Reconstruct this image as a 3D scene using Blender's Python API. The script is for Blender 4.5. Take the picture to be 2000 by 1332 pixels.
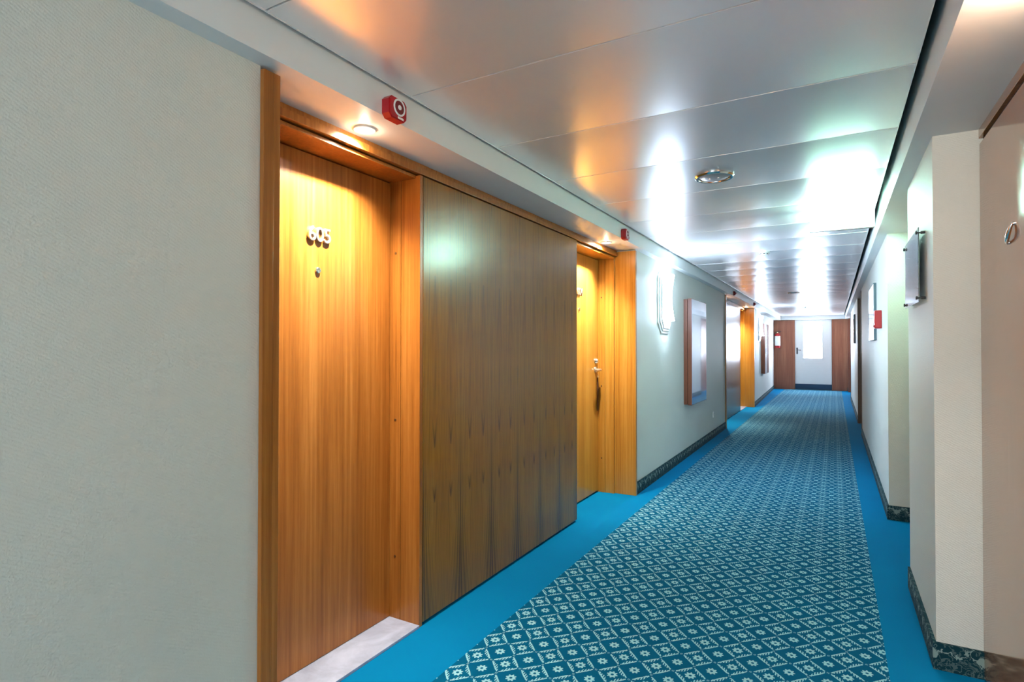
import bpy, bmesh, math
from mathutils import Matrix, Vector

for o in list(bpy.data.objects): bpy.data.objects.remove(o, do_unlink=True)
S = bpy.context.scene
C = S.collection
R = math.radians

# ------------------------------------------------------------------ camera
H = 1.24
cam = bpy.data.objects.new('camera', bpy.data.cameras.new('camera'))
C.objects.link(cam)
cam.data.sensor_width = 36.0
cam.data.lens = 1110.6 / 2000 * 36.0
cam.data.clip_start = 0.02
yw, pt, rl = R(29.55), R(0.654), R(0.037)
fw = Vector((-math.sin(yw) * math.cos(pt), math.cos(yw) * math.cos(pt), math.sin(pt)))
rt = Vector((math.cos(yw), math.sin(yw), 0))
up = rt.cross(fw)
rt, up = rt * math.cos(rl) + up * math.sin(rl), up * math.cos(rl) - rt * math.sin(rl)
cam.matrix_world = Matrix(((rt.x, up.x, -fw.x, 0), (rt.y, up.y, -fw.y, 0), (rt.z, up.z, -fw.z, H), (0, 0, 0, 1)))
S.camera = cam

# ------------------------------------------------------------------ world + exposure
w = bpy.data.worlds.new('world'); S.world = w; w.use_nodes = True
w.node_tree.nodes['Background'].inputs[0].default_value = (0.6, 0.75, 1.0, 1)
w.node_tree.nodes['Background'].inputs[1].default_value = 0.3
S.view_settings.view_transform = 'Standard'
S.view_settings.look = 'None'
S.view_settings.gamma = 1.0
S.view_settings.use_curve_mapping = False
S.view_settings.exposure = 2.18
S.cycles.use_adaptive_sampling = True
S.cycles.adaptive_threshold = 0.07
S.cycles.adaptive_min_samples = 20
S.cycles.max_bounces = 9
S.cycles.diffuse_bounces = 6
S.cycles.glossy_bounces = 4
S.cycles.transmission_bounces = 6

SCONCE = (0.62, 0.77, 1.0, 21.0)       # colour and strength of the wall lamps
EXIT = (0.52, 1.0, 0.80, 17.0)
DAY = (0.70, 0.82, 1.0, 15.0)
BACK_FILL = (1.0, 0.98, 0.98, 1.65)            # fill light from an unseen window added behind the camera
SPOT_COL = (1.0, 0.92, 0.80)
SPOT_W = 55.0

# ------------------------------------------------------------------ key dimensions (metres)
XP, XD, XW = -1.6045, -1.774, -1.4618    # left: panel plane, door plane, wall plane
XR, XN = 0.337, 0.481                    # right: wall plane, door plane
ZS, ZC = 2.0666, 2.178                   # soffit, metal ceiling
FL, FR = -1.3948, 0.2723                 # fascias
YE = 18.916                              # end wall
YB = -3.4                                # wall behind the camera
ZONES = (0.0, 8.13)                      # the two door niches on the left

# ------------------------------------------------------------------ materials
def lin(r, g, b):
    f = lambda c: (c / 255) / 12.92 if c <= 10 else (((c / 255) + 0.055) / 1.055) ** 2.4
    return (f(r), f(g), f(b), 1)

class NT:
    def __init__(s, name):
        s.m = bpy.data.materials.new(name); s.m.use_nodes = True
        s.t = s.m.node_tree; s.b = s.t.nodes['Principled BSDF']
    def n(s, typ, **kw):
        nd = s.t.nodes.new(typ)
        for k, v in kw.items(): setattr(nd, k, v)
        return nd
    def l(s, a, b): s.t.links.new(a, b)
    def put(s, sock, v):
        if isinstance(v, bpy.types.NodeSocket): s.l(v, sock)
        elif isinstance(v, (tuple, list)): sock.default_value = v
        else: sock.default_value = v
    def math(s, op, a, b=None, c=None, clamp=False):
        nd = s.n('ShaderNodeMath', operation=op, use_clamp=clamp)
        for i, v in enumerate((a, b, c)):
            if v is not None: s.put(nd.inputs[i], v)
        return nd.outputs[0]
    def pos(s):
        nd = s.n('ShaderNodeNewGeometry'); x = s.n('ShaderNodeSeparateXYZ'); s.l(nd.outputs['Position'], x.inputs[0])
        return nd.outputs['Position'], x.outputs[0], x.outputs[1], x.outputs[2]
    def vec(s, x, y, z):
        nd = s.n('ShaderNodeCombineXYZ')
        for i, v in enumerate((x, y, z)): s.put(nd.inputs[i], v)
        return nd.outputs[0]
    def noise(s, v, scale, detail=2, rough=0.5, dist=0.0):
        nd = s.n('ShaderNodeTexNoise'); s.l(v, nd.inputs['Vector'])
        nd.inputs['Scale'].default_value = scale; nd.inputs['Detail'].default_value = detail
        nd.inputs['Roughness'].default_value = rough; nd.inputs['Distortion'].default_value = dist
        return nd.outputs['Fac']
    def ramp(s, f, stops):
        nd = s.n('ShaderNodeValToRGB'); s.l(f, nd.inputs[0]); e = nd.color_ramp.elements
        while len(e) < len(stops): e.new(0.5)
        for a, (p, c) in zip(e, stops): a.position = p; a.color = c
        return nd.outputs[0]
    def mix(s, f, a, b, mode='MIX'):
        nd = s.n('ShaderNodeMix', data_type='RGBA', blend_type=mode)
        s.put(nd.inputs[0], f); s.put(nd.inputs[6], a); s.put(nd.inputs[7], b)
        return nd.outputs[2]
    def bump(s, h, strength, dist):
        nd = s.n('ShaderNodeBump'); s.l(h, nd.inputs['Height'])
        nd.inputs['Strength'].default_value = strength; nd.inputs['Distance'].default_value = dist
        s.l(nd.outputs[0], s.b.inputs['Normal'])
    def set(s, **kw):
        for k, v in kw.items(): s.put(s.b.inputs[k.replace('_', ' ')], v)
        return s.m

def plain(name, col, rough=0.5, metal=0.0, spec=0.5, var=0.06, **kw):
    t = NT(name); p, x, y, z = t.pos()
    n = t.noise(p, 14, 3)
    c = t.mix(n, tuple(min(1, v * (1 - var)) for v in col[:3]) + (1,), tuple(min(1, v * (1 + var)) for v in col[:3]) + (1,))
    return t.set(Base_Color=c, Roughness=rough, Metallic=metal, Specular_IOR_Level=spec, **kw)

def emis(name, col, strength):
    t = NT(name)
    return t.set(Base_Color=(0.8, 0.8, 0.8, 1), Emission_Color=tuple(col[:3]) + (1,), Emission_Strength=strength, Roughness=0.4)

def wallpaper(name, col):
    t = NT(name); p, x, y, z = t.pos()
    s1 = t.math('ADD', x, y)
    d = t.math('SINE', t.math('MULTIPLY', t.math('ADD', t.math('MULTIPLY', s1, 0.55), z), 700.0))
    n1 = t.noise(p, 230, 2); n2 = t.noise(p, 60, 2)
    h = t.math('ADD', t.math('MULTIPLY', d, 0.12), t.math('ADD', n1, t.math('MULTIPLY', n2, 0.6)))
    t.bump(h, 0.42, 0.003)
    big = t.noise(p, 1.6, 3)
    c = t.mix(big, tuple(v * 0.96 for v in col[:3]) + (1,), tuple(min(1, v * 1.03) for v in col[:3]) + (1,))
    return t.set(Base_Color=c, Roughness=0.55, Specular_IOR_Level=0.35)

def wood(name, dark, mid, light, rough=0.3, band=9.0, fine=70.0, spec=0.5, coat=0.0):
    t = NT(name); p, x, y, z = t.pos()
    a = t.noise(t.vec(t.math('MULTIPLY', x, fine), t.math('MULTIPLY', y, fine), t.math('MULTIPLY', z, 1.5)), 1.0, 4, 0.6)
    b = t.noise(t.vec(t.math('MULTIPLY', x, band), t.math('MULTIPLY', y, band), t.math('MULTIPLY', z, 0.25)), 1.0, 2, 0.5)
    f = t.noise(t.vec(t.math('MULTIPLY', x, 420), t.math('MULTIPLY', y, 420), t.math('MULTIPLY', z, 16)), 1.0, 2)
    m = t.math('ADD', t.math('MULTIPLY', a, 0.5), t.math('ADD', t.math('MULTIPLY', b, 0.38), t.math('MULTIPLY', f, 0.12)))
    c = t.ramp(m, [(0.34, dark), (0.5, mid), (0.66, light)])
    t.bump(f, 0.05, 0.001)
    return t.set(Base_Color=c, Roughness=rough, Specular_IOR_Level=spec, Coat_Weight=coat, Coat_Roughness=rough * 0.6)

def flame_wood(name, base, light, line, half=0.145, y0=2.027, scale_z=0.8, rough=0.26, nl=4.0, coat=0.15):
    """book-matched veneer: mirrored leaves with cathedral grain"""
    t = NT(name); p, x, y, z = t.pos()
    u = t.math('PINGPONG', t.math('SUBTRACT', y, y0 - 29.0 * half * 2), half)
    leaf = t.math('MULTIPLY', t.math('FLOOR', t.math('DIVIDE', t.math('SUBTRACT', y, y0 - 29.0 * half * 2 - half), half * 4)), 0.05)
    v = t.vec(t.math('MULTIPLY', u, 9.0), leaf, t.math('MULTIPLY', z, scale_z))
    n = t.noise(v, 1.0, 1.5, 0.45, 0.2)
    g = t.math('ADD', t.math('MULTIPLY', n, nl), t.math('MULTIPLY', u, 46.0))
    fr = t.math('FRACT', g)
    ln = t.math('POWER', t.math('SUBTRACT', 1.0, t.math('ABSOLUTE', t.math('SUBTRACT', t.math('MULTIPLY', fr, 2.0), 1.0))), 2.6)
    near = t.math('SUBTRACT', 1.0, t.math('DIVIDE', u, half), clamp=True)
    near = t.math('MULTIPLY', near, near)
    mod = t.noise(t.vec(t.math('MULTIPLY', u, 22.0), leaf, t.math('MULTIPLY', z, 2.0)), 1.0, 2)
    mod = t.math('MULTIPLY', t.math('SUBTRACT', mod, 0.34, clamp=True), 2.2)
    amp = t.math('MULTIPLY', ln, t.math('MULTIPLY', t.math('MULTIPLY_ADD', near, 0.85, 0.30), mod), clamp=True)
    # bundles of dark lines that fan out towards the floor at each mirror joint
    wz = t.math('MULTIPLY_ADD', t.math('POWER', t.math('SUBTRACT', 1.0, t.math('DIVIDE', z, 1.1), clamp=True), 2.0), 0.026, 0.0052)
    wig = t.math('MULTIPLY', t.math('SUBTRACT', n, 0.5), 1.6)
    gb = t.math('ADD', t.math('DIVIDE', u, wz), wig)
    lb = t.math('POWER', t.math('SUBTRACT', 1.0, t.math('ABSOLUTE', t.math('SUBTRACT', t.math('MULTIPLY', t.math('FRACT', gb), 2.0), 1.0))), 1.6)
    lb = t.math('MULTIPLY', lb, t.math('SUBTRACT', 1.0, t.math('DIVIDE', gb, 4.2), clamp=True))
    lb = t.math('MULTIPLY', lb, t.math('SUBTRACT', 1.25, t.math('MULTIPLY', z, 0.62), clamp=True))
    amp = t.math('MAXIMUM', amp, t.math('MULTIPLY', lb, 0.95))
    # flame tips: V marks at two heights and tall inverted ones above
    for z0, ln_, sl, sg, k in ((0.80, 0.17, 0.16, 1, 0.75), (0.55, 0.07, 0.22, 1, 0.8), (1.55, 0.42, 0.060, -1, 0.5)):
        zz = t.math('MULTIPLY', t.math('SUBTRACT', t.math('ADD', z, t.math('MULTIPLY', wig, 0.05)), z0), float(sg))
        dv = t.math('ABSOLUTE', t.math('SUBTRACT', t.math('ABSOLUTE', t.math('SUBTRACT', u, 0.082)), t.math('MULTIPLY', zz, sl)))
        mk = t.math('SUBTRACT', 1.0, t.math('DIVIDE', dv, 0.010), clamp=True)
        mk = t.math('MULTIPLY', mk, t.math('MULTIPLY', t.math('GREATER_THAN', zz, -0.02), t.math('SUBTRACT', 1.0, t.math('DIVIDE', zz, ln_), clamp=True)))
        amp = t.math('MAXIMUM', amp, t.math('MULTIPLY', mk, k))
    fib = t.noise(t.vec(t.math('MULTIPLY', u, 320), t.math('MULTIPLY', x, 320), t.math('MULTIPLY', z, 8)), 1.0, 3)
    bnd = t.noise(t.vec(t.math('MULTIPLY', u, 16), leaf, t.math('MULTIPLY', z, 0.5)), 1.0, 2)
    c = t.mix(bnd, base, light)
    c = t.mix(t.math('MULTIPLY', t.math('SUBTRACT', fib, 0.35, clamp=True), 0.9), c, line)
    c = t.mix(amp, c, line)
    return t.set(Base_Color=c, Roughness=rough, Specular_IOR_Level=0.4, Coat_Weight=coat, Coat_Roughness=0.18)

def carpet():
    t = NT('carpet'); p, x, y, z = t.pos()
    s = t.math('DIVIDE', t.math('SUBTRACT', x, 0.117 - 12.9), 0.1295)
    v = t.math('DIVIDE', t.math('SUBTRACT', y, 2.633 - 13.9), 0.139)
    wob = t.noise(p, 180, 2)
    wv = t.math('MULTIPLY', t.math('SUBTRACT', wob, 0.5), 0.10)
    P = t.math('ADD', s, v); Q = t.math('SUBTRACT', s, v)
    rp = t.math('ROUND', P); rq = t.math('ROUND', Q)
    a0 = t.math('SUBTRACT', P, rp); b0 = t.math('SUBTRACT', Q, rq)
    a = t.math('ADD', a0, wv); b = t.math('SUBTRACT', b0, wv)
    par = t.math('MODULO', t.math('ABSOLUTE', t.math('ADD', rp, rq)), 2.0)
    comb = t.math('SUBTRACT', 1.0, par)
    aa = t.math('ABSOLUTE', a); ab = t.math('ABSOLUTE', b)
    d = t.math('MAXIMUM', aa, ab); e = t.math('MINIMUM', aa, ab)
    # curved leaf spine running beside each cell edge
    sp = t.math('SUBTRACT', 0.470, t.math('MULTIPLY', t.math('MULTIPLY', e, e), 0.16))
    spine = t.math('LESS_THAN', t.math('ABSOLUTE', t.math('SUBTRACT', d, sp)), 0.030)
    inlen = t.math('LESS_THAN', e, 0.385)
    spine = t.math('MULTIPLY', spine, inlen)
    # teeth that point to the middle of the cell
    es = t.math('ADD', a, b)
    th = t.math('GREATER_THAN', t.math('SINE', t.math('MULTIPLY', es, 44.0)), 0.05)
    tl = t.math('ADD', 0.315, t.math('MULTIPLY', e, 0.25))
    teeth = t.math('MULTIPLY', t.math('MULTIPLY', t.math('GREATER_THAN', d, tl), t.math('LESS_THAN', d, sp)), t.math('MULTIPLY', th, t.math('LESS_THAN', e, 0.32)))
    leafm = t.math('MULTIPLY', t.math('MAXIMUM', spine, teeth), comb)
    # small knot where the lattice lines cross
    knot = t.math('LESS_THAN', t.math('ABSOLUTE', t.math('SUBTRACT', t.math('ADD', aa, ab), 0.955)), 0.022)
    knot = t.math('MULTIPLY', knot, 0.55)
    # flower
    fx = t.math('MULTIPLY', t.math('ADD', a0, b0), 0.5); fy = t.math('MULTIPLY', t.math('SUBTRACT', a0, b0), 0.5)
    r = t.math('SQRT', t.math('ADD', t.math('MULTIPLY', fx, fx), t.math('MULTIPLY', fy, fy)))
    ang = t.math('ARCTAN2', fy, fx)
    rim = t.math('MULTIPLY_ADD', t.math('COSINE', t.math('MULTIPLY', ang, 8.0)), 0.026, 0.138)
    fl = t.math('MULTIPLY', t.math('LESS_THAN', r, rim), t.math('GREATER_THAN', r, 0.045))
    mask = t.math('MAXIMUM', t.math('MAXIMUM', leafm, knot), fl, clamp=True)
    tuft = t.noise(p, 900, 2); patch = t.noise(p, 2.2, 3)
    mask = t.math('MULTIPLY', mask, t.math('MULTIPLY_ADD', tuft, 0.7, 0.55), clamp=True)
    bg = t.mix(patch, lin(0, 86, 124), lin(0, 98, 134))
    pat = t.mix(mask, bg, lin(160, 218, 228))
    ins = t.math('MULTIPLY', t.math('GREATER_THAN', x, -1.305), t.math('LESS_THAN', x, 0.1743))
    border = t.mix(patch, lin(0, 118, 170), lin(0, 132, 184))
    c = t.mix(ins, border, pat)
    c = t.mix(t.math('MULTIPLY', tuft, 0.35), c, (0.0, 0.02, 0.03, 1), 'MIX')
    t.bump(tuft, 0.5, 0.004)
    return t.set(Base_Color=c, Roughness=0.95, Specular_IOR_Level=0.06)

def skirting():
    t = NT('patterned_skirting'); p, x, y, z = t.pos()
    s = t.math('ADD', x, y)
    v = t.vec(t.math('MULTIPLY', s, 1.0), 0.0, z)
    n = t.noise(v, 34, 2, 0.5, 1.4)
    rings = t.math('LESS_THAN', t.math('ABSOLUTE', t.math('SUBTRACT', n, 0.5)), 0.035)
    u = t.math('PINGPONG', t.math('ADD', s, 40.0), 0.075)
    sc = t.math('SUBTRACT', t.math('ADD', t.math('MULTIPLY_ADD', t.math('SINE', t.math('MULTIPLY', u, 42.0)), 0.035, 0.05), t.math('MULTIPLY', t.math('SUBTRACT', n, 0.5), 0.09)), z)
    scroll = t.math('LESS_THAN', t.math('ABSOLUTE', sc), t.math('MULTIPLY', n, 0.010))
    d2 = t.math('SQRT', t.math('ADD', t.math('POWER', u, 2.0), t.math('POWER', t.math('SUBTRACT', z, 0.062), 2.0)))
    flo = t.math('LESS_THAN', d2, t.math('MULTIPLY', n, 0.032))
    m = t.math('MAXIMUM', t.math('MAXIMUM', scroll, flo), t.math('MULTIPLY', rings, 0.3))
    c = t.mix(m, lin(8, 52, 62), lin(128, 150, 145))
    return t.set(Base_Color=c, Roughness=0.85, Specular_IOR_Level=0.2)

def metal_ceiling():
    t = NT('satin_ceiling_metal'); p, x, y, z = t.pos()
    n = t.noise(t.vec(t.math('MULTIPLY', x, 3.0), t.math('MULTIPLY', y, 1.2), z), 1.0, 2)
    c = t.mix(n, (0.86, 0.85, 0.84, 1), (0.91, 0.90, 0.89, 1))
    g = t.noise(p, 500, 2)
    return t.set(Base_Color=c, Roughness=t.math('MULTIPLY_ADD', g, 0.05, 0.235), Metallic=0.42)

def marble():
    t = NT('pale_stone'); p, x, y, z = t.pos()
    n = t.noise(p, 7, 5, 0.6, 0.8)
    c = t.ramp(n, [(0.3, lin(140, 146, 166)), (0.55, lin(164, 172, 194)), (0.75, lin(182, 190, 212))])
    return t.set(Base_Color=c, Roughness=0.35)

def sign_print():
    t = NT('printed_sheet'); p, x, y, z = t.pos()
    n = t.noise(t.vec(t.math('MULTIPLY', y, 3), 0.0, t.math('MULTIPLY', z, 9)), 1.0, 3)
    ln = t.math('LESS_THAN', t.math('FRACT', t.math('MULTIPLY', z, 48.0)), 0.3)
    c = t.mix(n, lin(150, 178, 204), lin(226, 236, 244))
    c = t.mix(t.math('MULTIPLY', ln, 0.18), c, lin(70, 90, 120))
    return t.set(Base_Color=c, Roughness=0.3)

def clear(name, tint=(1, 1, 1, 1), rough=0.02):
    t = NT(name); p, x, y, z = t.pos()
    r = t.math('MULTIPLY_ADD', t.noise(p, 30, 2), 0.02, rough)
    return t.set(Base_Color=tint, Roughness=r, Transmission_Weight=1.0, IOR=1.45)

def art_print():
    t = NT('glazed_print'); p, x, y, z = t.pos()
    n = t.noise(p, 3.5, 4, 0.55, 0.6)
    c = t.ramp(n, [(0.3, lin(128, 138, 162)), (0.5, lin(142, 152, 178)), (0.7, lin(156, 166, 190))])
    return t.set(Base_Color=c, Roughness=0.10, Specular_IOR_Level=0.6, Coat_Weight=1.0, Coat_Roughness=0.03)

M = dict(
    paper=wallpaper('wallpaper', (0.655, 0.67, 0.612)),
    white=plain('white_paint', (0.73, 0.765, 0.77, 1), 0.45, var=0.02),
    metal=metal_ceiling(), carpet=carpet(), skirt=skirting(), marble=marble(),
    door=wood('door_wood', lin(130, 75, 24), lin(160, 99, 38), lin(184, 123, 58), 0.30, coat=0.08, spec=0.4),
    yellow=wood('yellow_door_wood', lin(166, 106, 34), lin(190, 132, 50), lin(206, 154, 74), 0.28, coat=0.1, spec=0.4),
    veneer=flame_wood('flame_veneer', lin(148, 94, 18), lin(174, 122, 40), lin(38, 18, 3)),
    red_wood=wood('red_brown_wood', lin(116, 62, 44), lin(150, 88, 62), lin(174, 112, 82), 0.35),
    art_wood=wood('box_frame_wood', lin(88, 44, 24), lin(112, 60, 36), lin(130, 76, 48), 0.35),
    right_wood=wood('brown_door_wood', lin(140, 84, 40), lin(168, 106, 54), lin(184, 126, 72), 0.14, coat=0.6),
    edge=wood('dark_edge_wood', lin(70, 42, 18), lin(92, 58, 26), lin(110, 72, 36), 0.4),
    void=plain('dark_gap', (0.012, 0.012, 0.012, 1), 0.9),
    plen=plain('plenum_grey', (0.10, 0.10, 0.10, 1), 0.9),
    chrome=plain('chrome', (0.82, 0.82, 0.80, 1), 0.14, 1.0, var=0.02),
    satin=plain('satin_metal', (0.58, 0.56, 0.52, 1), 0.3, 0.9, var=0.02),
    brass=plain('warm_metal', (0.75, 0.62, 0.40, 1), 0.2, 1.0, var=0.03),
    red=plain('red_plastic', lin(176, 24, 34), 0.3),
    dkred=plain('dark_red_plastic', lin(120, 22, 30), 0.4),
    plastic=plain('white_plastic', (0.80, 0.80, 0.78, 1), 0.35, var=0.02),
    grille=plain('grey_grille', (0.42, 0.42, 0.42, 1), 0.4, 0.3),
    dark=plain('dark_plastic', (0.03, 0.03, 0.035, 1), 0.4),
    teal=plain('blue_grey_frame', lin(70, 92, 104), 0.4),
    leather=plain('brown_leather', lin(74, 40, 22), 0.6, var=0.2),
    navy=plain('dark_blue_kickplate', lin(20, 58, 88), 0.5),
    sheet=sign_print(), acrylic=clear('acrylic'), art=art_print(),
    sconce=emis('sconce_glass', SCONCE, SCONCE[3]), exit=emis('exit_face', EXIT, EXIT[3]), day=emis('daylight_glass', DAY, DAY[3]),
    back=emis('added_window_glow', BACK_FILL, BACK_FILL[3]),
    bulb=emis('lamp_face', (1.0, 0.82, 0.55), 40.0),
    label=plain('white_label', (0.85, 0.85, 0.85, 1), 0.5, var=0.02),
)

# ------------------------------------------------------------------ mesh helpers
def box(bm, x0, x1, y0, y1, z0, z1, bev=0.0):
    b2 = bmesh.new()
    vs = [b2.verts.new(p) for p in ((x0, y0, z0), (x1, y0, z0), (x1, y1, z0), (x0, y1, z0), (x0, y0, z1), (x1, y0, z1), (x1, y1, z1), (x0, y1, z1))]
    for f in ((0, 3, 2, 1), (4, 5, 6, 7), (0, 1, 5, 4), (1, 2, 6, 5), (2, 3, 7, 6), (3, 0, 4, 7)): b2.faces.new([vs[i] for i in f])
    if bev: bmesh.ops.bevel(b2, geom=b2.edges[:], offset=bev, segments=2, profile=0.6, affect='EDGES')
    me = bpy.data.meshes.new('tmp'); b2.to_mesh(me); b2.free(); bm.from_mesh(me); bpy.data.meshes.remove(me)

def lathe(bm, prof, n=24, mat=None):
    """prof: (r, h) around +Z, then transformed by mat"""
    mat = mat or Matrix()
    rings = []
    for r, h in prof:
        if r < 1e-6: rings.append([bm.verts.new(mat @ Vector((0, 0, h)))])
        else: rings.append([bm.verts.new(mat @ Vector((r * math.cos(2 * math.pi * i / n), r * math.sin(2 * math.pi * i / n), h))) for i in range(n)])
    for A, B in zip(rings, rings[1:]):
        for i in range(n):
            j = (i + 1) % n
            if len(A) == 1 and len(B) == 1: continue
            if len(A) == 1: bm.faces.new((A[0], B[i], B[j]))
            elif len(B) == 1: bm.faces.new((A[j], A[i], B[0]))
            else: bm.faces.new((A[i], B[i], B[j], A[j]))

def tube(bm, pts, rad, n=10):
    pts = [Vector(p) for p in pts]; rings = []
    for i, p in enumerate(pts):
        d = (pts[min(i + 1, len(pts) - 1)] - pts[max(i - 1, 0)]).normalized()
        a = d.orthogonal().normalized() if i == 0 else (prev - d * prev.dot(d)).normalized()
        prev = a; b = d.cross(a)
        r = rad[i] if isinstance(rad, (list, tuple)) else rad
        rings.append([bm.verts.new(p + (a * math.cos(2 * math.pi * k / n) + b * math.sin(2 * math.pi * k / n)) * r) for k in range(n)])
    for A, B in zip(rings, rings[1:]):
        for k in range(n): bm.faces.new((A[k], A[(k + 1) % n], B[(k + 1) % n], B[k]))
    bm.faces.new(rings[0][::-1]); bm.faces.new(rings[-1])

def prism(bm, poly, x0, x1, rev=False):
    """poly of (y, z) extruded along X"""
    A = [bm.verts.new((x0, y, z)) for y, z in poly]; B = [bm.verts.new((x1, y, z)) for y, z in poly]
    bm.faces.new(A[::-1]); bm.faces.new(B)
    for i in range(len(poly)): j = (i + 1) % len(poly); bm.faces.new((A[i], A[j], B[j], B[i]))

def obj(name, bm, mat, parent=None, smooth=False, label=None):
    bmesh.ops.recalc_face_normals(bm, faces=bm.faces[:])
    me = bpy.data.meshes.new(name); bm.to_mesh(me); bm.free()
    if smooth:
        for p in me.polygons: p.use_smooth = True
        try: me.set_sharp_from_angle(angle=R(38))
        except Exception: pass
    me.materials.append(mat if not isinstance(mat, str) else M[mat])
    o = bpy.data.objects.new(name, me); C.objects.link(o)
    if parent is not None:
        o.parent = parent; o.matrix_parent_inverse = Matrix.Translation(-parent.location)
    if label: o['label'] = label
    return o

def bx(name, dims, mat, parent=None, bev=0.0, label=None):
    bm = bmesh.new(); box(bm, *dims, bev=bev)
    return obj(name, bm, mat, parent, label=label)

def tag(o, label, cat, group=None, kind=None):
    o['label'] = label; o['category'] = cat
    if group: o['group'] = group
    if kind: o['kind'] = kind
    return o

def root(name, loc, label, cat, group=None, kind=None):
    o = bpy.data.objects.new(name, None); C.objects.link(o); o.location = loc
    o.empty_display_size = 0.1
    return tag(o, label, cat, group, kind)

def struct(name, dims, mat, label, cat, bev=0.0):
    return tag(bx(name, dims, mat, bev=bev), label, cat, kind='structure')

def face(n):
    """matrix whose +Z points along n (for lathes on walls)"""
    return Vector(n).to_track_quat('Z', 'Y').to_matrix().to_4x4()

def at(x, y, z, n=(0, 0, 1)): return Matrix.Translation((x, y, z)) @ face(n)

# ================================================================== SETTING
struct('floor', (-2.0, 1.1, YB, YE + 0.1, -0.08, 0.0), 'carpet', 'blue carpet with a pale lattice of flowers and plain teal borders', 'floor')

# walls
def wall(name, dims, label): return struct(name, dims, 'paper', label, 'wall')
wall('wall_left', (-2.0, XW, YB, 1.08, 0, ZS), 'large textured pale grey-green wall nearest the camera on the left')
wall('wall_left', (-2.0, XW, 4.695, 9.21, 0, ZS), 'pale wall carrying the glowing lamp beyond the second numbered door')
# far stretch of the left wall opens slightly towards the end of the corridor
bm = bmesh.new(); box(bm, -2.0, XW, 12.83, YE, 0, ZS)
for v in bm.verts:
    if v.co.y > 15 and v.co.x > -1.6: v.co.x = -1.60
tag(obj('wall_left', bm, 'paper'), 'far stretch of pale left wall next to the extinguisher', 'wall', kind='structure')
for d, t in zip(ZONES, ('behind the nearest doors', 'behind the distant doors')):
    struct('wall_niche', (-2.0, -1.832, 1.08 + d, 4.695 + d, 0, ZS), 'paper', 'wall at the back of the niche ' + t, 'wall')
wall('wall_right', (XR, 1.1, 2.738, 3.60, 0, ZS), 'white wallpapered pier with the clear sign on its side')
wall('wall_right', (XR, 1.1, 4.928, 9.47, 0, ZS), 'long pale right wall with the red call point and glazed picture')
wall('wall_right', (XR, 1.1, 10.95, 15.6, 0, ZS), 'narrow sliver of right wall between the two far doorways')
wall('wall_right', (XR, 1.1, 18.5, YE, 0, ZS), 'last short piece of right wall beside the end panel')
wall('wall_right', (XR, 1.1, YB, 1.15, 0, ZS), 'right wall behind the camera')
for a, b, t in ((1.15, 2.738, 'nearest right door'), (3.60, 4.928, 'door beside the clear sign'), (9.47, 10.95, 'third right doorway'), (15.6, 18.5, 'last right doorway')):
    struct('wall_recess', (XN + 0.06, 1.1, a, b, 0, ZS), 'paper', 'wall at the back of the recess of the ' + t, 'wall')
wall('wall_end', (-2.0, 1.1, YE + 0.03, YE + 0.13, 0, 2.5), 'pale wall that closes the far end of the corridor')
wall('wall_back', (-2.0, 1.1, YB - 0.1, YB, 0, 2.5), 'pale wall behind the camera')

# bulkheads with the soffits above the doors
struct('trim_1', (-2.0, FL, YB, YE, ZS, 2.42), 'white', 'white bulkhead along the left with soffit over the doors', 'bulkhead')
struct('trim_2', (FR, 1.1, YB, YE, ZS, 2.42), 'white', 'white bulkhead along the right side of the metal ceiling', 'bulkhead')
struct('trim_3', (FL, FR, 18.72, YE + 0.03, ZS, 2.42), 'white', 'white beam across the corridor above the end door', 'beam')

# suspended ceiling: satin metal panels, each slightly bowed
ceil = struct('ceiling', (FL, FR, YB, 18.72, 2.36, 2.42), 'plen', 'suspended ceiling of wide satin metal panels', 'ceiling')
PITCH = 0.6265
def ceil_panel_mesh():
    bm = bmesh.new(); x0, x1 = FL + 0.016, FR - 0.030
    N = 12; top = 0.03; L = PITCH - 0.003
    prof = []
    for i in range(N + 1):
        t = i / N; prof.append((t * L, 0.0040 * (2 * t - 1) ** 2))
    prof = [(0.0, 0.016)] + [(max(0.002, min(L - 0.002, y)), z) for y, z in prof] + [(L, 0.016)]
    A = [bm.verts.new((x0, y, z)) for y, z in prof]; B = [bm.verts.new((x1, y, z)) for y, z in prof]
    for i in range(len(prof) - 1): bm.faces.new((A[i], B[i], B[i + 1], A[i + 1]))
    T0 = [bm.verts.new((x0, 0, top)), bm.verts.new((x1, 0, top)), bm.verts.new((x1, L, top)), bm.verts.new((x0, L, top))]
    bm.faces.new(T0)
    bm.faces.new((A[0], T0[0], T0[1], B[0])); bm.faces.new((A[-1], B[-1], T0[2], T0[3]))
    bm.faces.new(A[:] + [T0[3], T0[0]]); bm.faces.new(B[:] + [T0[2], T0[1]])
    for xa in (x0, x1 - 0.003): box(bm, xa, xa + 0.003, 0.0, PITCH, -0.0008, top)
    return bm
k0 = -8
first = None
for k in range(k0, 40):
    y = 1.6625 + k * PITCH
    if y + PITCH > 18.72: break
    if first is None:
        first = obj('ceiling_panel', ceil_panel_mesh(), 'metal', smooth=True); o = first
    else:
        o = first.copy(); C.objects.link(o)
    o.parent = ceil; o.location = (0, y, ZC)
bx('ceiling_panel', (FL + 0.016, FR - 0.03, 1.6625 + k * PITCH, 18.72, ZC, ZC + 0.03), 'metal', ceil)

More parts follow.
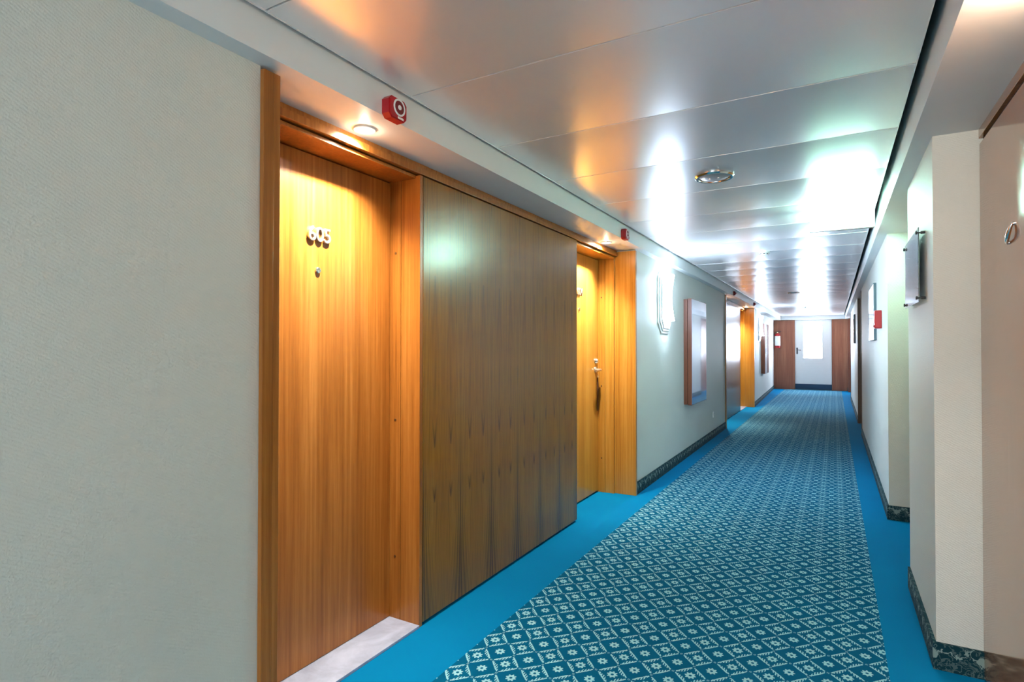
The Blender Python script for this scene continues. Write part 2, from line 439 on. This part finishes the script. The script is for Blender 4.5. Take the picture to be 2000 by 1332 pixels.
# ------------------------------------------------------------------ baseboards
def base(name, dims, label): return struct(name, dims, 'skirt', label, 'baseboard')
base('baseboard_left', (XW, XW + 0.011, YB, 1.078, 0, 0.103), 'patterned skirting below the nearest left wall')
base('baseboard_left', (XW, XW + 0.011, 4.697, 9.208, 0, 0.103), 'dark patterned skirting below the wall with the glowing lamp')
bm = bmesh.new(); box(bm, XW, XW + 0.011, 12.832, YE, 0, 0.103)
for v in bm.verts:
    if v.co.y > 15: v.co.x -= 0.138
tag(obj('baseboard_left', bm, 'skirt'), 'blue skirting below the far stretch of left wall', 'baseboard', kind='structure')
def base_r(y0, y1, label, front=True):
    bm = bmesh.new()
    box(bm, XR - 0.011, XR, y0 - (0.011 if front else 0), y1, 0, 0.103)
    if front: box(bm, XR, XN, y0 - 0.011, y0, 0, 0.103)
    tag(obj('baseboard_right', bm, 'skirt'), label, 'baseboard', kind='structure')
base_r(2.738, 3.60, 'floral skirting wrapping the pier with the clear sign')
base_r(4.928, 9.47, 'dark floral skirting of the long right wall with the red call point')
base_r(10.95, 15.6, 'skirting of the right wall between the far doorways', False)
base_r(18.5, YE, 'skirting at the very end of the right wall', False)
base_r(YB, 1.15, 'skirting of the right wall behind the camera', False)

# ================================================================== DOORS ON THE LEFT
def text_mesh(s, size, depth):
    cu = bpy.data.curves.new('digits', 'FONT'); cu.body = s; cu.size = size; cu.extrude = depth / 2
    cu.bevel_depth = 0.0008; cu.offset = size * 0.006; cu.align_x = 'CENTER'; cu.align_y = 'CENTER'
    o = bpy.data.objects.new('digits', cu); C.objects.link(o)
    bpy.context.view_layer.update()
    me = bpy.data.meshes.new_from_object(o.evaluated_get(bpy.context.evaluated_depsgraph_get()))
    bpy.data.objects.remove(o); bpy.data.curves.remove(cu)
    return me

def lever(parent, x, y, z, side, n=1.0, mat='satin'):
    """rose + lever + lock cylinder; side: +1 lever points to +Y; n: +1 door faces +X"""
    bm = bmesh.new(); lathe(bm, [(0, 0), (0.026, 0), (0.026, 0.006), (0.022, 0.009), (0.011, 0.010), (0.011, 0.05), (0, 0.05)], 20, at(x, y, z, (n, 0, 0)))
    hd = obj('handle_rose', bm, mat, parent, True, label='round metal rose of the door lever')
    bm = bmesh.new(); pts = [(x + n * 0.04, y, z), (x + n * 0.052, y + side * 0.012, z), (x + n * 0.055, y + side * 0.035, z), (x + n * 0.053, y + side * 0.115, z - 0.004)]
    tube(bm, pts, [0.010, 0.0105, 0.010, 0.008], 12)
    obj('lever', bm, mat, hd, True)
    bm = bmesh.new(); lathe(bm, [(0, 0), (0.024, 0), (0.024, 0.006), (0.020, 0.010), (0.014, 0.022), (0, 0.024)], 20, at(x, y, z + 0.075, (n, 0, 0)))
    obj('lock_cylinder', bm, mat, parent, True, label='round lock cylinder above the lever')

def left_door(idx, y0, y1, number, mat, label, hinge_far, sill=False):
    """leaf between y0 and y1 in plane XD, with frame"""
    t = root('door_%d' % idx, (XD, (y0 + y1) / 2, 0), label, 'door', kind='structure')
    lf = bx('leaf', (XD - 0.04, XD, y0 + 0.004, y1 - 0.003, 0.014, 1.994), mat, t, 0.0015)
    bx('frame_head', (-1.815, XP - 0.024, y0, y1, 1.998, 2.011), mat, t)
    # frame sides: a rebate strip next to the leaf, then the lining
    for ya, yb in ((y0 - 0.022, y0), (y1, y1 + 0.022)):
        bx('door_stop', (-1.815, -1.7145, ya, yb, 0.0, 2.010), mat, t, 0.001)
        bx('frame_lining', (-1.712, XP - (0.0 if ya >= y1 and idx % 2 == 1 else 0.028), ya + (0.001 if ya >= y1 else 0), yb - (0.001 if ya < y1 else 0), 0.0, 2.010), mat, t, 0.001)
    for z in (0.291, 0.91, 1.67):
        bm = bmesh.new(); lathe(bm, [(0, -0.001), (0.0065, -0.001), (0.006, 0.0012), (0, 0.002)], 12, at(-1.744, y1, z, (0, -1, 0)))
        obj('screw_plug', bm, 'edge', t, True, label='small dark plug in the door frame')
    if sill:
        bx('threshold', (-1.815, XP + 0.004, y0, y1, 0.0, 0.012), 'marble', t, 0.002, label='pale stone threshold')
    yc = (y0 + y1) / 2
    if number:
        adv = 0.0385
        for i, ch in enumerate(number):
            me = text_mesh(ch, 0.080, 0.010); me.materials.append(M['satin'])
            # text faces +Z with X to the right: seen from the corridor (+X) right is +Y
            me.transform(Matrix(((0, 0, 1, XD + 0.006), (1, 0, 0, yc + 0.008 + (i - 1) * adv), (0, 1, 0, 1.682), (0, 0, 0, 1))))
            o = bpy.data.objects.new('digit', me); C.objects.link(o); o.parent = lf
            o['label'] = 'raised metal digit'
        bm = bmesh.new(); lathe(bm, [(0, 0), (0.0125, 0), (0.0125, 0.006), (0.010, 0.0085), (0.006, 0.0085), (0.005, 0.006), (0, 0.0065)], 20, at(XD, yc + 0.005, 1.544, (1, 0, 0)))
        obj('peephole', bm, 'chrome', lf, True, label='round metal peephole')
    hy = y1 - 0.065 if not hinge_far else y0 + 0.065
    lever(t, XD, hy, 1.05, -1 if not hinge_far else 1)
    return t

def niche(d, ids, numbers, labels, plabel, tail):
    left_door(ids[0], 1.137 + d, 1.997 + d, numbers[0], 'door', labels[0], True, sill=True)
    left_door(ids[1], 3.775 + d, 4.638 + d, numbers[1], 'yellow', labels[1], False, sill=(d > 0))
    # boards that close the niche towards the plain walls
    struct('trim_4', (-1.83, XW + 0.016, 1.08 + d, 1.1145 + d, 0, 2.056), 'door', 'upright dark wooden board at the near side of the niche ' + tail, 'casing', 0.0015)
    struct('trim_5', (-1.712, XW + 0.016, 1.1145 + d, 1.137 + d, 0, 2.056), 'door', 'slim inner board at the near edge of the niche ' + tail, 'casing', 0.0015)
    struct('trim_6', (-1.648, XW + 0.012, 4.660 + d, 4.6945 + d, 0, 2.056), 'yellow', 'bright orange wooden casing at the far side of the niche ' + tail, 'casing', 0.0015)
    h = root('trim_7', (XP, 2.9 + d, 2.04), 'wooden header running over doors and panel of the niche ' + tail, 'header', kind='structure')
    bx('header_rail', (-1.66, XP - 0.012, 1.1375 + d, 4.6595 + d, 2.046, ZS), 'door', h, 0.001)
    bx('header_board', (-1.66, XP, 1.1375 + d, 4.6595 + d, 2.0165, 2.0445), 'door', h, 0.0015)
    struct('trim_8', (-1.83, -1.64, 2.02 + d, 3.753 + d, 0, 2.0), 'void', 'dark backing seen in the joints around the panel ' + tail, 'backing')
    p = tag(bx('veneer_panel', (-1.632, XP, 2.0215 + d, 3.7735 + d, 0.014, 2.0085), 'veneer', bev=0.0015), plabel, 'panel')
    p['kind'] = 'thing'
niche(ZONES[0], (1, 2), ('605', '604'),
      ('orange-brown wooden door numbered 605 with a stone threshold', 'bright yellow wooden door numbered 604 with lever handle'),
      'broad walnut veneer panel with flame grain between doors 605 and 604', 'with door 605')
niche(ZONES[1], (3, 4), (None, None),
      ('unseen wooden door in the distant left niche', 'distant orange-lit wooden door in the far left niche'),
      'distant glossy wood panel reflecting the daylight beside the orange casing', 'far down the corridor')

# brown key tag hanging below the lever of the second door
t = root('key_tag', (XD + 0.03, 4.600, 0.98), 'brown tag hanging below the lever of door 604', 'key tag')
bm = bmesh.new()
n = 10
for s0, (yy, z0, z1, w0) in enumerate(((4.606, 0.985, 0.70, 0.013), (4.588, 0.90, 0.80, 0.008))):
    pts = []
    for i in range(n + 1):
        q = i / n; pts.append((z0 + (z1 - z0) * q, w0 * (0.45 + 0.75 * math.sin(math.pi * min(1, q * 0.95 + 0.05)))))
    A = [(yy - ww, z) for z, ww in pts] + [(yy + ww, z) for z, ww in reversed(pts)]
    prism(bm, A, XD + 0.006 + 0.006 * s0, XD + 0.011 + 0.006 * s0)
obj('leather_strap', bm, 'leather', t)
bm = bmesh.new(); tube(bm, [(XD + 0.012, 4.604 + 0.012 * math.sin(a), 0.995 + 0.016 * math.cos(a)) for a in [i * math.pi / 8 for i in range(17)]], 0.0018, 6)
obj('ring', bm, 'chrome', t, True)

# ================================================================== DOORS ON THE RIGHT
def right_door(idx, y0, y1, label, mat='right_wood', hook=False):
    t = root('door_%d' % idx, (XN, (y0 + y1) / 2, 0), label, 'door', kind='structure')
    bx('leaf', (XN, XN + 0.04, y0 + 0.002, y1 - 0.002, 0.012, 2.010), mat, t, 0.001)
    bx('groove', (XN + 0.012, XN + 0.05, y0, y1, 2.0, 2.035), 'void', t)
    bx('frame_head', (XN - 0.002, XN + 0.05, y0, y1, 2.032, ZS), mat, t, 0.001)
    lever(t, XN, y0 + 0.09, 1.05, 1, -1.0)
    return t
d5 = right_door(5, 1.15, 2.738, 'large brown wooden door cut by the right edge of the picture')
bm = bmesh.new()
arc = [(XN - 0.004 - 0.007 * math.sin(max(0, min(1, i / 12)) * math.pi) ** 0.7, 2.335 - 0.062 * i / 12 - 0.012 * math.sin(i / 12 * math.pi), 1.572 + 0.05 * (i / 12) ** 1.6) for i in range(13)]
tube(bm, arc, [0.0045 + 0.002 * math.sin(i / 12 * math.pi) for i in range(13)], 10)
for p in (arc[0], arc[-1]): lathe(bm, [(0, -0.002), (0.006, -0.002), (0.006, 0.004), (0.004, 0.006), (0, 0.006)], 14, at(XN, p[1], p[2], (-1, 0, 0)))
obj('door_hook', bm, 'chrome', d5, True, label='small curved metal hook')
right_door(6, 3.60, 4.928, 'door hidden in the recess behind the pier with the clear sign')
right_door(7, 9.47, 10.92, 'dark doorway beyond the glazed picture on the right wall', 'red_wood')
right_door(8, 15.6, 18.46, 'last narrow wooden doorway on the right near the end', 'red_wood')
struct('trim_9', (XR - 0.006, XN, 10.92, 10.949, 0, 2.05), 'edge', 'dark upright jamb of the doorway beyond the glazed picture', 'casing', 0.001)
struct('trim_10', (XR - 0.006, XN, 18.46, 18.499, 0, 2.05), 'red_wood', 'upright jamb of the last doorway on the right', 'casing', 0.001)
struct('trim_11', (XR - 0.008, XR + 0.03, 9.44, 9.469, 0, 2.05), 'edge', 'near upright edge of the doorway beyond the glazed picture', 'casing', 0.001)
struct('trim_12', (XR - 0.008, XR + 0.03, 15.57, 15.599, 0, 2.05), 'edge', 'near upright edge of the last right doorway', 'casing', 0.001)

# ================================================================== END OF THE CORRIDOR
struct('trim_13', (-1.62, -1.026, YE - 0.03, YE + 0.03, 0.0, 2.058), 'red_wood', 'reddish wooden panel left of the white end door', 'wall panel', 0.002)
struct('trim_14', (-0.064, 0.34, YE - 0.03, YE + 0.03, 0.0, 2.058), 'red_wood', 'reddish wooden panel right of the white end door', 'wall panel', 0.002)
t = root('door_9', (-0.545, YE, 0), 'white door with a bright daylight window at the corridor end', 'door', kind='structure')
bm = bmesh.new()
for dims in ((-1.02, -0.798, 0.17, 2.058), (-0.309, -0.07, 0.17, 2.058), (-0.798, -0.309, 0.17, 0.927), (-0.798, -0.309, 1.878, 2.058)):
    box(bm, dims[0], dims[1], YE - 0.012, YE + 0.028, dims[2], dims[3])
obj('leaf', bm, 'plastic', t)
bx('window_pane', (-0.798, -0.309, YE + 0.008, YE + 0.016, 0.927, 1.878), 'day', t, label='glowing window pane')
bm = bmesh.new()
for a, b, c, e in ((-0.808, -0.793, 0.917, 1.888), (-0.314, -0.299, 0.917, 1.888), (-0.793, -0.314, 0.917, 0.932), (-0.793, -0.314, 1.873, 1.888)):
    box(bm, a, b, YE - 0.018, YE - 0.010, c, e)
obj('window_frame', bm, 'plastic', t)
bx('kick_plate', (-1.02, -0.07, YE - 0.016, YE + 0.028, 0.012, 0.168), 'navy', t, label='dark blue kick plate')
hp = bx('handle_plate', (-0.985, -0.945, YE - 0.018, YE - 0.012, 1.05, 1.24), 'dark', t, 0.002, label='dark handle plate')
bm = bmesh.new(); tube(bm, [(-0.965, YE - 0.018, 1.17), (-0.965, YE - 0.055, 1.17), (-0.94, YE - 0.06, 1.17), (-0.86, YE - 0.06, 1.165)], 0.009, 10)
obj('lever', bm, 'dark', hp, True)

# unseen window, added behind the camera to light the near corridor
t = root('added_window_1', (-0.55, YB, 0.9), 'unseen window added behind the camera as a light source', 'window', kind='structure')
bx('pane', (-1.25, 0.15, YB + 0.006, YB + 0.012, 0.5, 1.95), 'back', t)
bm = bmesh.new()
for a, b, c, e in ((-1.29, -1.25, 0.46, 1.99), (0.15, 0.19, 0.46, 1.99), (-1.25, 0.15, 0.46, 0.5), (-1.25, 0.15, 1.95, 1.99), (-0.57, -0.53, 0.5, 1.95)):
    box(bm, a, b, YB, YB + 0.03, c, e)
obj('window_frame', bm, 'plastic', t)

# ================================================================== LAMPS
def downlight(x, y, label, watts=SPOT_W, glow=0.0025, tilt=20.0):
    t = root('downlight', (x, y, ZS), label, 'downlight', 'small round lamps set into the soffits')
    bm = bmesh.new(); lathe(bm, [(0.030, -0.0005), (0.040, -0.0005), (0.042, -0.003), (0.040, -0.006), (0.032, -0.007), (0.029, -0.003), (0.030, -0.0005)], 28, at(x, y, ZS))
    obj('trim_ring', bm, 'plastic', t, True)
    bm = bmesh.new(); lathe(bm, [(0, -0.002), (0.029, -0.002), (0.029, -0.0005), (0, -0.0005)], 24, at(x, y, ZS))
    obj('lamp_face', bm, 'bulb', t)
    ld = bpy.data.lights.new('downlight_bulb', 'SPOT'); ld.energy = watts; ld.color = SPOT_COL
    ld.spot_size = R(112); ld.spot_blend = 1.0; ld.shadow_soft_size = 0.012
    lo = bpy.data.objects.new('downlight_bulb', ld); C.objects.link(lo); lo.parent = t; lo.location = (0, 0, -0.004); lo.rotation_euler = (0, R(tilt), 0)
    ld = bpy.data.lights.new('soffit_glow', 'POINT'); ld.energy = watts * glow; ld.color = (1.0, 0.88, 0.7); ld.shadow_soft_size = 0.012  # extra point light, added to brighten the soffit around the downlight
    lo = bpy.data.objects.new('soffit_glow', ld); C.objects.link(lo); lo.parent = t; lo.location = (0, 0, -0.024)
downlight(-1.543, 1.589, 'small bright downlight in the soffit above door 605')
downlight(-1.552, 4.235, 'small glowing downlight in the soffit above door 604')
downlight(-1.548, 9.72, 'hidden downlight above the unseen distant left door')
downlight(-1.552, 12.37, 'distant warm downlight above the far orange casing')
downlight(0.40, 1.60, 'downlight over the brown door at the right edge', 26.0, 0.10, 0.0)

def sconce(y, label):
    xw = XW if y < 13 else XW - 0.022
    t = root('wall_lamp', (xw, y, 1.70), label, 'wall lamp', 'glass wall lamps on the left wall')
    for i, (hw, zt, zb, fl, ct) in enumerate(((0.24, 2.02, 1.38, 0.125, 0.095), (0.20, 1.995, 1.405, 0.11, 0.085), (0.16, 1.972, 1.43, 0.095, 0.075))):
        poly = [(y - hw, zb + ct), (y - fl, zb), (y + fl, zb), (y + hw, zb + ct), (y + hw, zt - ct), (y + fl, zt), (y - fl, zt), (y - hw, zt - ct)]
        bm = bmesh.new(); prism(bm, poly, xw + 0.010 * i, xw + 0.010 * (i + 1) - 0.0002)
        obj('back_plate', bm, 'plastic', t, label='stepped octagonal white back plate')
    bm = bmesh.new(); NZ, NA = 18, 14; z0, z1 = 1.505, 1.955; rows = []
    for i in range(NZ + 1):
        q = 2 * i / NZ - 1; k = 0.58 + 0.42 * abs(q) ** 1.7
        row = []
        for j in range(NA + 1):
            a = math.pi * j / NA
            row.append(bm.verts.new((xw + 0.030 + 0.066 * k * math.sin(a) ** 0.8, y - 0.135 * (0.82 + 0.18 * abs(q) ** 1.7) * math.cos(a), z0 + (z1 - z0) * i / NZ)))
        rows.append(row)
    for A, B in zip(rows, rows[1:]):
        for j in range(NA): bm.faces.new((A[j], A[j + 1], B[j + 1], B[j]))
    bm.faces.new(rows[0]); bm.faces.new(rows[-1][::-1])
    obj('glass_shade', bm, 'sconce', t, True, label='glowing waisted glass shade')
sconce(5.62, 'glowing white glass lamp on the wall beyond door 604')
sconce(13.95, 'distant glowing lamp on the far left wall beside the orange casing')
sconce(-2.51, 'unseen wall lamp added behind the camera as a light source')  # out of view, added for more light near the camera

t = root('exit_sign', (0.045, 4.36, ZC), 'blown-out green-white illuminated exit sign under the metal ceiling', 'exit sign')
bx('housing', (-0.142, 0.232, 4.362, 4.405, 2.026, 2.174), 'plastic', t, 0.004)
bx('lit_face', (-0.134, 0.224, 4.352, 4.3615, 2.034, 2.160), 'exit', t, 0.002, label='glowing white face')
bx('lit_face', (-0.134, 0.224, 4.4055, 4.4145, 2.034, 2.160), 'exit', t, 0.002, label='glowing rear face')
bx('mount', (-0.02, 0.11, 4.37, 4.40, 2.174, 2.19), 'plastic', t)

# ================================================================== FITTINGS
def speaker(x, y, r, label):
    t = root('ceiling_speaker', (x, y, ZC), label, 'speaker', 'round ceiling fittings')
    bm = bmesh.new(); lathe(bm, [(r * 0.80, 0.004), (r, 0.004), (r, -0.004), (r * 0.93, -0.012), (r * 0.82, -0.012), (r * 0.79, -0.004), (r * 0.80, 0.004)], 40, at(x, y, ZC))
    obj('rim', bm, 'chrome', t, True, label='pale metal rim')
    bm = bmesh.new(); lathe(bm, [(0, -0.014), (r * 0.35, -0.0135), (r * 0.66, -0.010), (r * 0.75, -0.004), (r * 0.75, 0.002), (0, 0.002)], 40, at(x, y, ZC))
    g = obj('grille', bm, 'grille', t, True)
    for i in (-1, 1):
        bm = bmesh.new(); lathe(bm, [(0, 0.0), (0.006, 0.0), (0.005, 0.004), (0, 0.005)], 12, at(x + i * r * 0.22, y - 0.01, ZC - 0.0135, (0, 0, -1)))
        obj('screw', bm, 'chrome', g, True)
speaker(-0.567, 3.245, 0.103, 'round silver ceiling speaker between the door panel and exit sign')
speaker(-0.60, 10.80, 0.10, 'distant round ceiling fitting near the far niche')

def smoke(x, y, label):
    t = root('smoke_detector', (x, y, ZC), label, 'smoke detector', 'smoke detectors on the ceiling')
    bm = bmesh.new(); lathe(bm, [(0, 0.004), (0.050, 0.004), (0.050, -0.010), (0.044, -0.014), (0, -0.014)], 28, at(x, y, ZC))
    obj('base', bm, 'plastic', t, True)
    bm = bmesh.new(); lathe(bm, [(0.040, -0.0135), (0.042, -0.026), (0.032, -0.036), (0, -0.038)], 28, at(x, y, ZC))
    b = obj('sensor_head', bm, 'plastic', t, True)
    for i in range(8):
        a = i * math.pi / 4; bm = bmesh.new(); box(bm, -0.008, 0.008, -0.002, 0.002, -0.004, 0.004)
        bmesh.ops.transform(bm, matrix=Matrix.Translation((x, y, ZC - 0.021)) @ Matrix.Rotation(a, 4, 'Z') @ Matrix.Translation((0, -0.0415, 0)), verts=bm.verts)
        obj('slot', bm, 'dark', b)
smoke(-0.592, 6.06, 'white smoke detector on the ceiling behind the speaker')
smoke(-0.597, 14.70, 'distant smoke detector on the ceiling before the end beam')

def sounder(y, label, z0=2.058, z1=2.136, w=0.094, x=FL, dims=0.036):
    t = root('alarm_sounder', (x, y, z0), label, 'fire alarm', 'red alarm sounders on the left fascia')
    zc_ = (z0 + z1) / 2; h = (z1 - z0) / 2
    bm = bmesh.new(); hw = w / 2; c = 0.014
    poly = [(y - hw, z0 + c), (y - hw + c, z0), (y + hw - c, z0), (y + hw, z0 + c), (y + hw, z1 - c), (y + hw - c, z1), (y - hw + c, z1), (y - hw, z1 - c)]
    prism(bm, poly, x, x + dims)
    bmesh.ops.bevel(bm, geom=[e for e in bm.edges if all(v.co.x > x + dims * 0.9 for v in e.verts)], offset=0.004, segments=2, affect='EDGES')
    b = obj('housing', bm, 'red', t, True)
    bm = bmesh.new(); lathe(bm, [(0.024, 0), (0.031, 0), (0.0305, 0.002), (0.0245, 0.002), (0.024, 0)], 32, at(x + dims, y + 0.004, zc_ + 0.006, (1, 0, 0)))
    obj('ring_mark', bm, 'label', b, True, label='white printed ring')
    bm = bmesh.new(); lathe(bm, [(0, 0), (0.0235, 0), (0.0235, 0.001), (0.012, 0.0016), (0, 0.0016)], 32, at(x + dims, y + 0.004, zc_ + 0.006, (1, 0, 0)))
    obj('sounder_disc', bm, 'dkred', b, True)
    bm = bmesh.new(); lathe(bm, [(0, 0), (0.0085, 0), (0.0085, 0.002), (0, 0.0026)], 20, at(x + dims + 0.0014, y + 0.004, zc_ + 0.006, (1, 0, 0)))
    obj('centre_dot', bm, 'label', b, True)
    bx('white_tab', (x + dims - 0.001, x + dims + 0.0012, y - 0.004, y + 0.026, z0 + 0.0045, z0 + 0.0115), 'label', b, label='small white label tab')
sounder(1.569, 'large red alarm sounder with white ring on the fascia nearest the camera')
sounder(4.17, 'red alarm sounder seen edge-on on the fascia over the yellow door')
def small_sensor(x, y, z, label, n=(1, 0, 0)):
    t = root('indicator_lamp', (x, y, z), label, 'indicator', 'small dark indicators on the fascia')
    bm = bmesh.new(); lathe(bm, [(0, 0), (0.035, 0), (0.035, 0.01), (0.026, 0.03), (0.0, 0.036)], 20, at(x, y, z, n))
    obj('housing', bm, 'dkred', t, True)
    bm = bmesh.new(); lathe(bm, [(0, 0.034), (0.012, 0.034), (0.010, 0.042), (0, 0.044)], 14, at(x, y, z, n))
    obj('lens', bm, 'red', t, True)
small_sensor(FL, 9.62, 2.105, 'dark indicator on the fascia where the far niche starts')
small_sensor(FL, 12.2, 2.105, 'dark indicator on the fascia above the far orange casing')
small_sensor(-1.49, 18.72, 2.125, 'tiny grey indicator on the beam above the extinguisher', (0, -1, 0))

# wooden art boxes on the left wall
def art_box(y0, y1, z0, z1, label, xw=XW, depth=0.088):
    t = root('wall_art', (xw, (y0 + y1) / 2, z0), label, 'wall art', 'boxed pictures on the left wall')
    bx('inner_box', (xw, xw + depth * 0.45, y0 + 0.006, y1 - 0.006, z0 + 0.006, z1 - 0.006), 'art_wood', t, 0.001)
    bx('wooden_box', (xw + depth * 0.5, xw + depth, y0, y1, z0, z1), 'art_wood', t, 0.002, label='reddish wooden box frame')
    bx('glazed_front', (xw + depth - 0.001, xw + depth + 0.003, y0 + 0.006, y1 - 0.006, z0 + 0.006, z1 - 0.006), 'art', t, label='glossy blue-grey front')
art_box(6.455, 7.27, 0.60, 1.785, 'wooden box picture with glossy front beside the near glowing lamp')
art_box(14.45, 15.25, 0.63, 1.80, 'distant boxed picture beside the far wall lamp', XW - 0.032)
t = root('green_notice', (-1.53, 16.45, 1.5), 'thin pale green notice on the far left wall', 'notice')
bx('plate', (-1.535, -1.521, 16.30, 16.55, 1.42, 1.83), 'teal', t, 0.001)
bx('sheet', (-1.5215, -1.5195, 16.31, 16.54, 1.43, 1.82), 'sheet', t)
t = root('wall_socket', (XW, 8.22, 0.31), 'small white socket low on the wall beyond the boxed picture', 'socket')
bx('cover_plate', (XW, XW + 0.009, 8.18, 8.26, 0.275, 0.355), 'plastic', t, 0.003)
bm = bmesh.new(); lathe(bm, [(0.018, 0.009), (0.024, 0.009), (0.024, 0.0105), (0.019, 0.0105), (0.016, 0.004), (0, 0.004)], 20, at(XW, 8.22, 0.315, (1, 0, 0)))
obj('socket_well', bm, 'grille', t, True)

# clear sign on the pier
t = root('acrylic_sign', (XR, 3.2, 1.43), 'clear acrylic sign on four studs on the white pier', 'sign')
bx('print', (XR - 0.0228, XR - 0.0205, 2.975, 3.44, 1.448, 1.735), 'sheet', t, label='pale blue printed sheet')
bx('front_sheet', (XR - 0.0265, XR - 0.0235, 2.935, 3.458, 1.434, 1.750), 'acrylic', t, 0.0008)
for yy in (2.955, 3.438):
    for zz in (1.452, 1.730):
        bm = bmesh.new(); lathe(bm, [(0, 0), (0.006, 0), (0.006, 0.016), (0.0035, 0.016), (0.0035, 0.028), (0.008, 0.028), (0.008, 0.033), (0.006, 0.035), (0, 0.035)], 16, at(XR, yy, zz, (-1, 0, 0)))
        obj('stand_off', bm, 'dark', t, True, label='dark round stud')

t = root('call_point', (XR, 5.56, 1.4), 'red fire call point on the long right wall', 'call point')
bx('housing', (XR - 0.05, XR, 5.50, 5.61, 1.398, 1.545), 'red', t, 0.006)
bx('press_plate', (XR - 0.053, XR - 0.049, 5.525, 5.585, 1.44, 1.50), 'label', t, 0.001)
bx('lower_lip', (XR - 0.058, XR - 0.049, 5.51, 5.60, 1.405, 1.425), 'dkred', t, 0.002)

def picture(y0, y1, z0, z1, label):
    t = root('picture_frame', (XR, (y0 + y1) / 2, z0), label, 'picture', 'glazed pictures on the right wall')
    for dims in ((y0, y0 + 0.007, z0, z1), (y1 - 0.007, y1, z0, z1), (y0 + 0.007, y1 - 0.007, z0, z0 + 0.007), (y0 + 0.007, y1 - 0.007, z1 - 0.007, z1)):
        bx('frame_bar', (XR - 0.024, XR, *dims), 'teal', t, 0.001)
    bx('glazed_print', (XR - 0.022, XR - 0.003, y0 + 0.007, y1 - 0.007, z0 + 0.007, z1 - 0.007), 'art', t)
picture(6.16, 7.05, 1.31, 1.835, 'bright glazed picture on the right wall beside the red call point')
picture(12.1, 12.6, 1.32, 1.85, 'narrow dark-edged picture between the far right doorways')

# fire extinguisher on the end panel
ex, ey = -1.485, YE - 0.125
t = root('fire_extinguisher', (ex, ey, 1.23), 'red and white fire extinguisher hung on the left end panel', 'extinguisher')
bm = bmesh.new(); lathe(bm, [(0, 1.225), (0.068, 1.228), (0.078, 1.245), (0.078, 1.60), (0.066, 1.635), (0.030, 1.66), (0.026, 1.68), (0, 1.68)], 28, at(ex, ey, 0))
obj('cylinder', bm, 'red', t, True)
bm = bmesh.new(); lathe(bm, [(0.0785, 1.30), (0.0795, 1.302), (0.0795, 1.585), (0.0785, 1.587)], 28, at(ex, ey, 0))
obj('paper_label', bm, 'label', t, True, label='white printed band')
bm = bmesh.new(); lathe(bm, [(0, 1.675), (0.022, 1.675), (0.024, 1.70), (0.018, 1.715), (0, 1.72)], 18, at(ex, ey, 0))
v = obj('valve', bm, 'brass', t, True)
bm = bmesh.new(); box(bm, ex - 0.012, ex + 0.10, ey - 0.010, ey + 0.010, 1.722, 1.736, 0.002); box(bm, ex - 0.012, ex + 0.085, ey - 0.009, ey + 0.009, 1.695, 1.705, 0.002)
obj('squeeze_grip', bm, 'dark', v)
bm = bmesh.new(); tube(bm, [(ex - 0.02, ey, 1.70), (ex - 0.06, ey - 0.01, 1.705), (ex - 0.088, ey - 0.015, 1.66), (ex - 0.092, ey - 0.02, 1.55), (ex - 0.09, ey - 0.02, 1.40)], 0.009, 10)
obj('hose', bm, 'dark', t, True)
bx('wall_bracket', (ex - 0.02, ex + 0.02, ey + 0.07, YE - 0.029, 1.45, 1.69), 'dark', t)
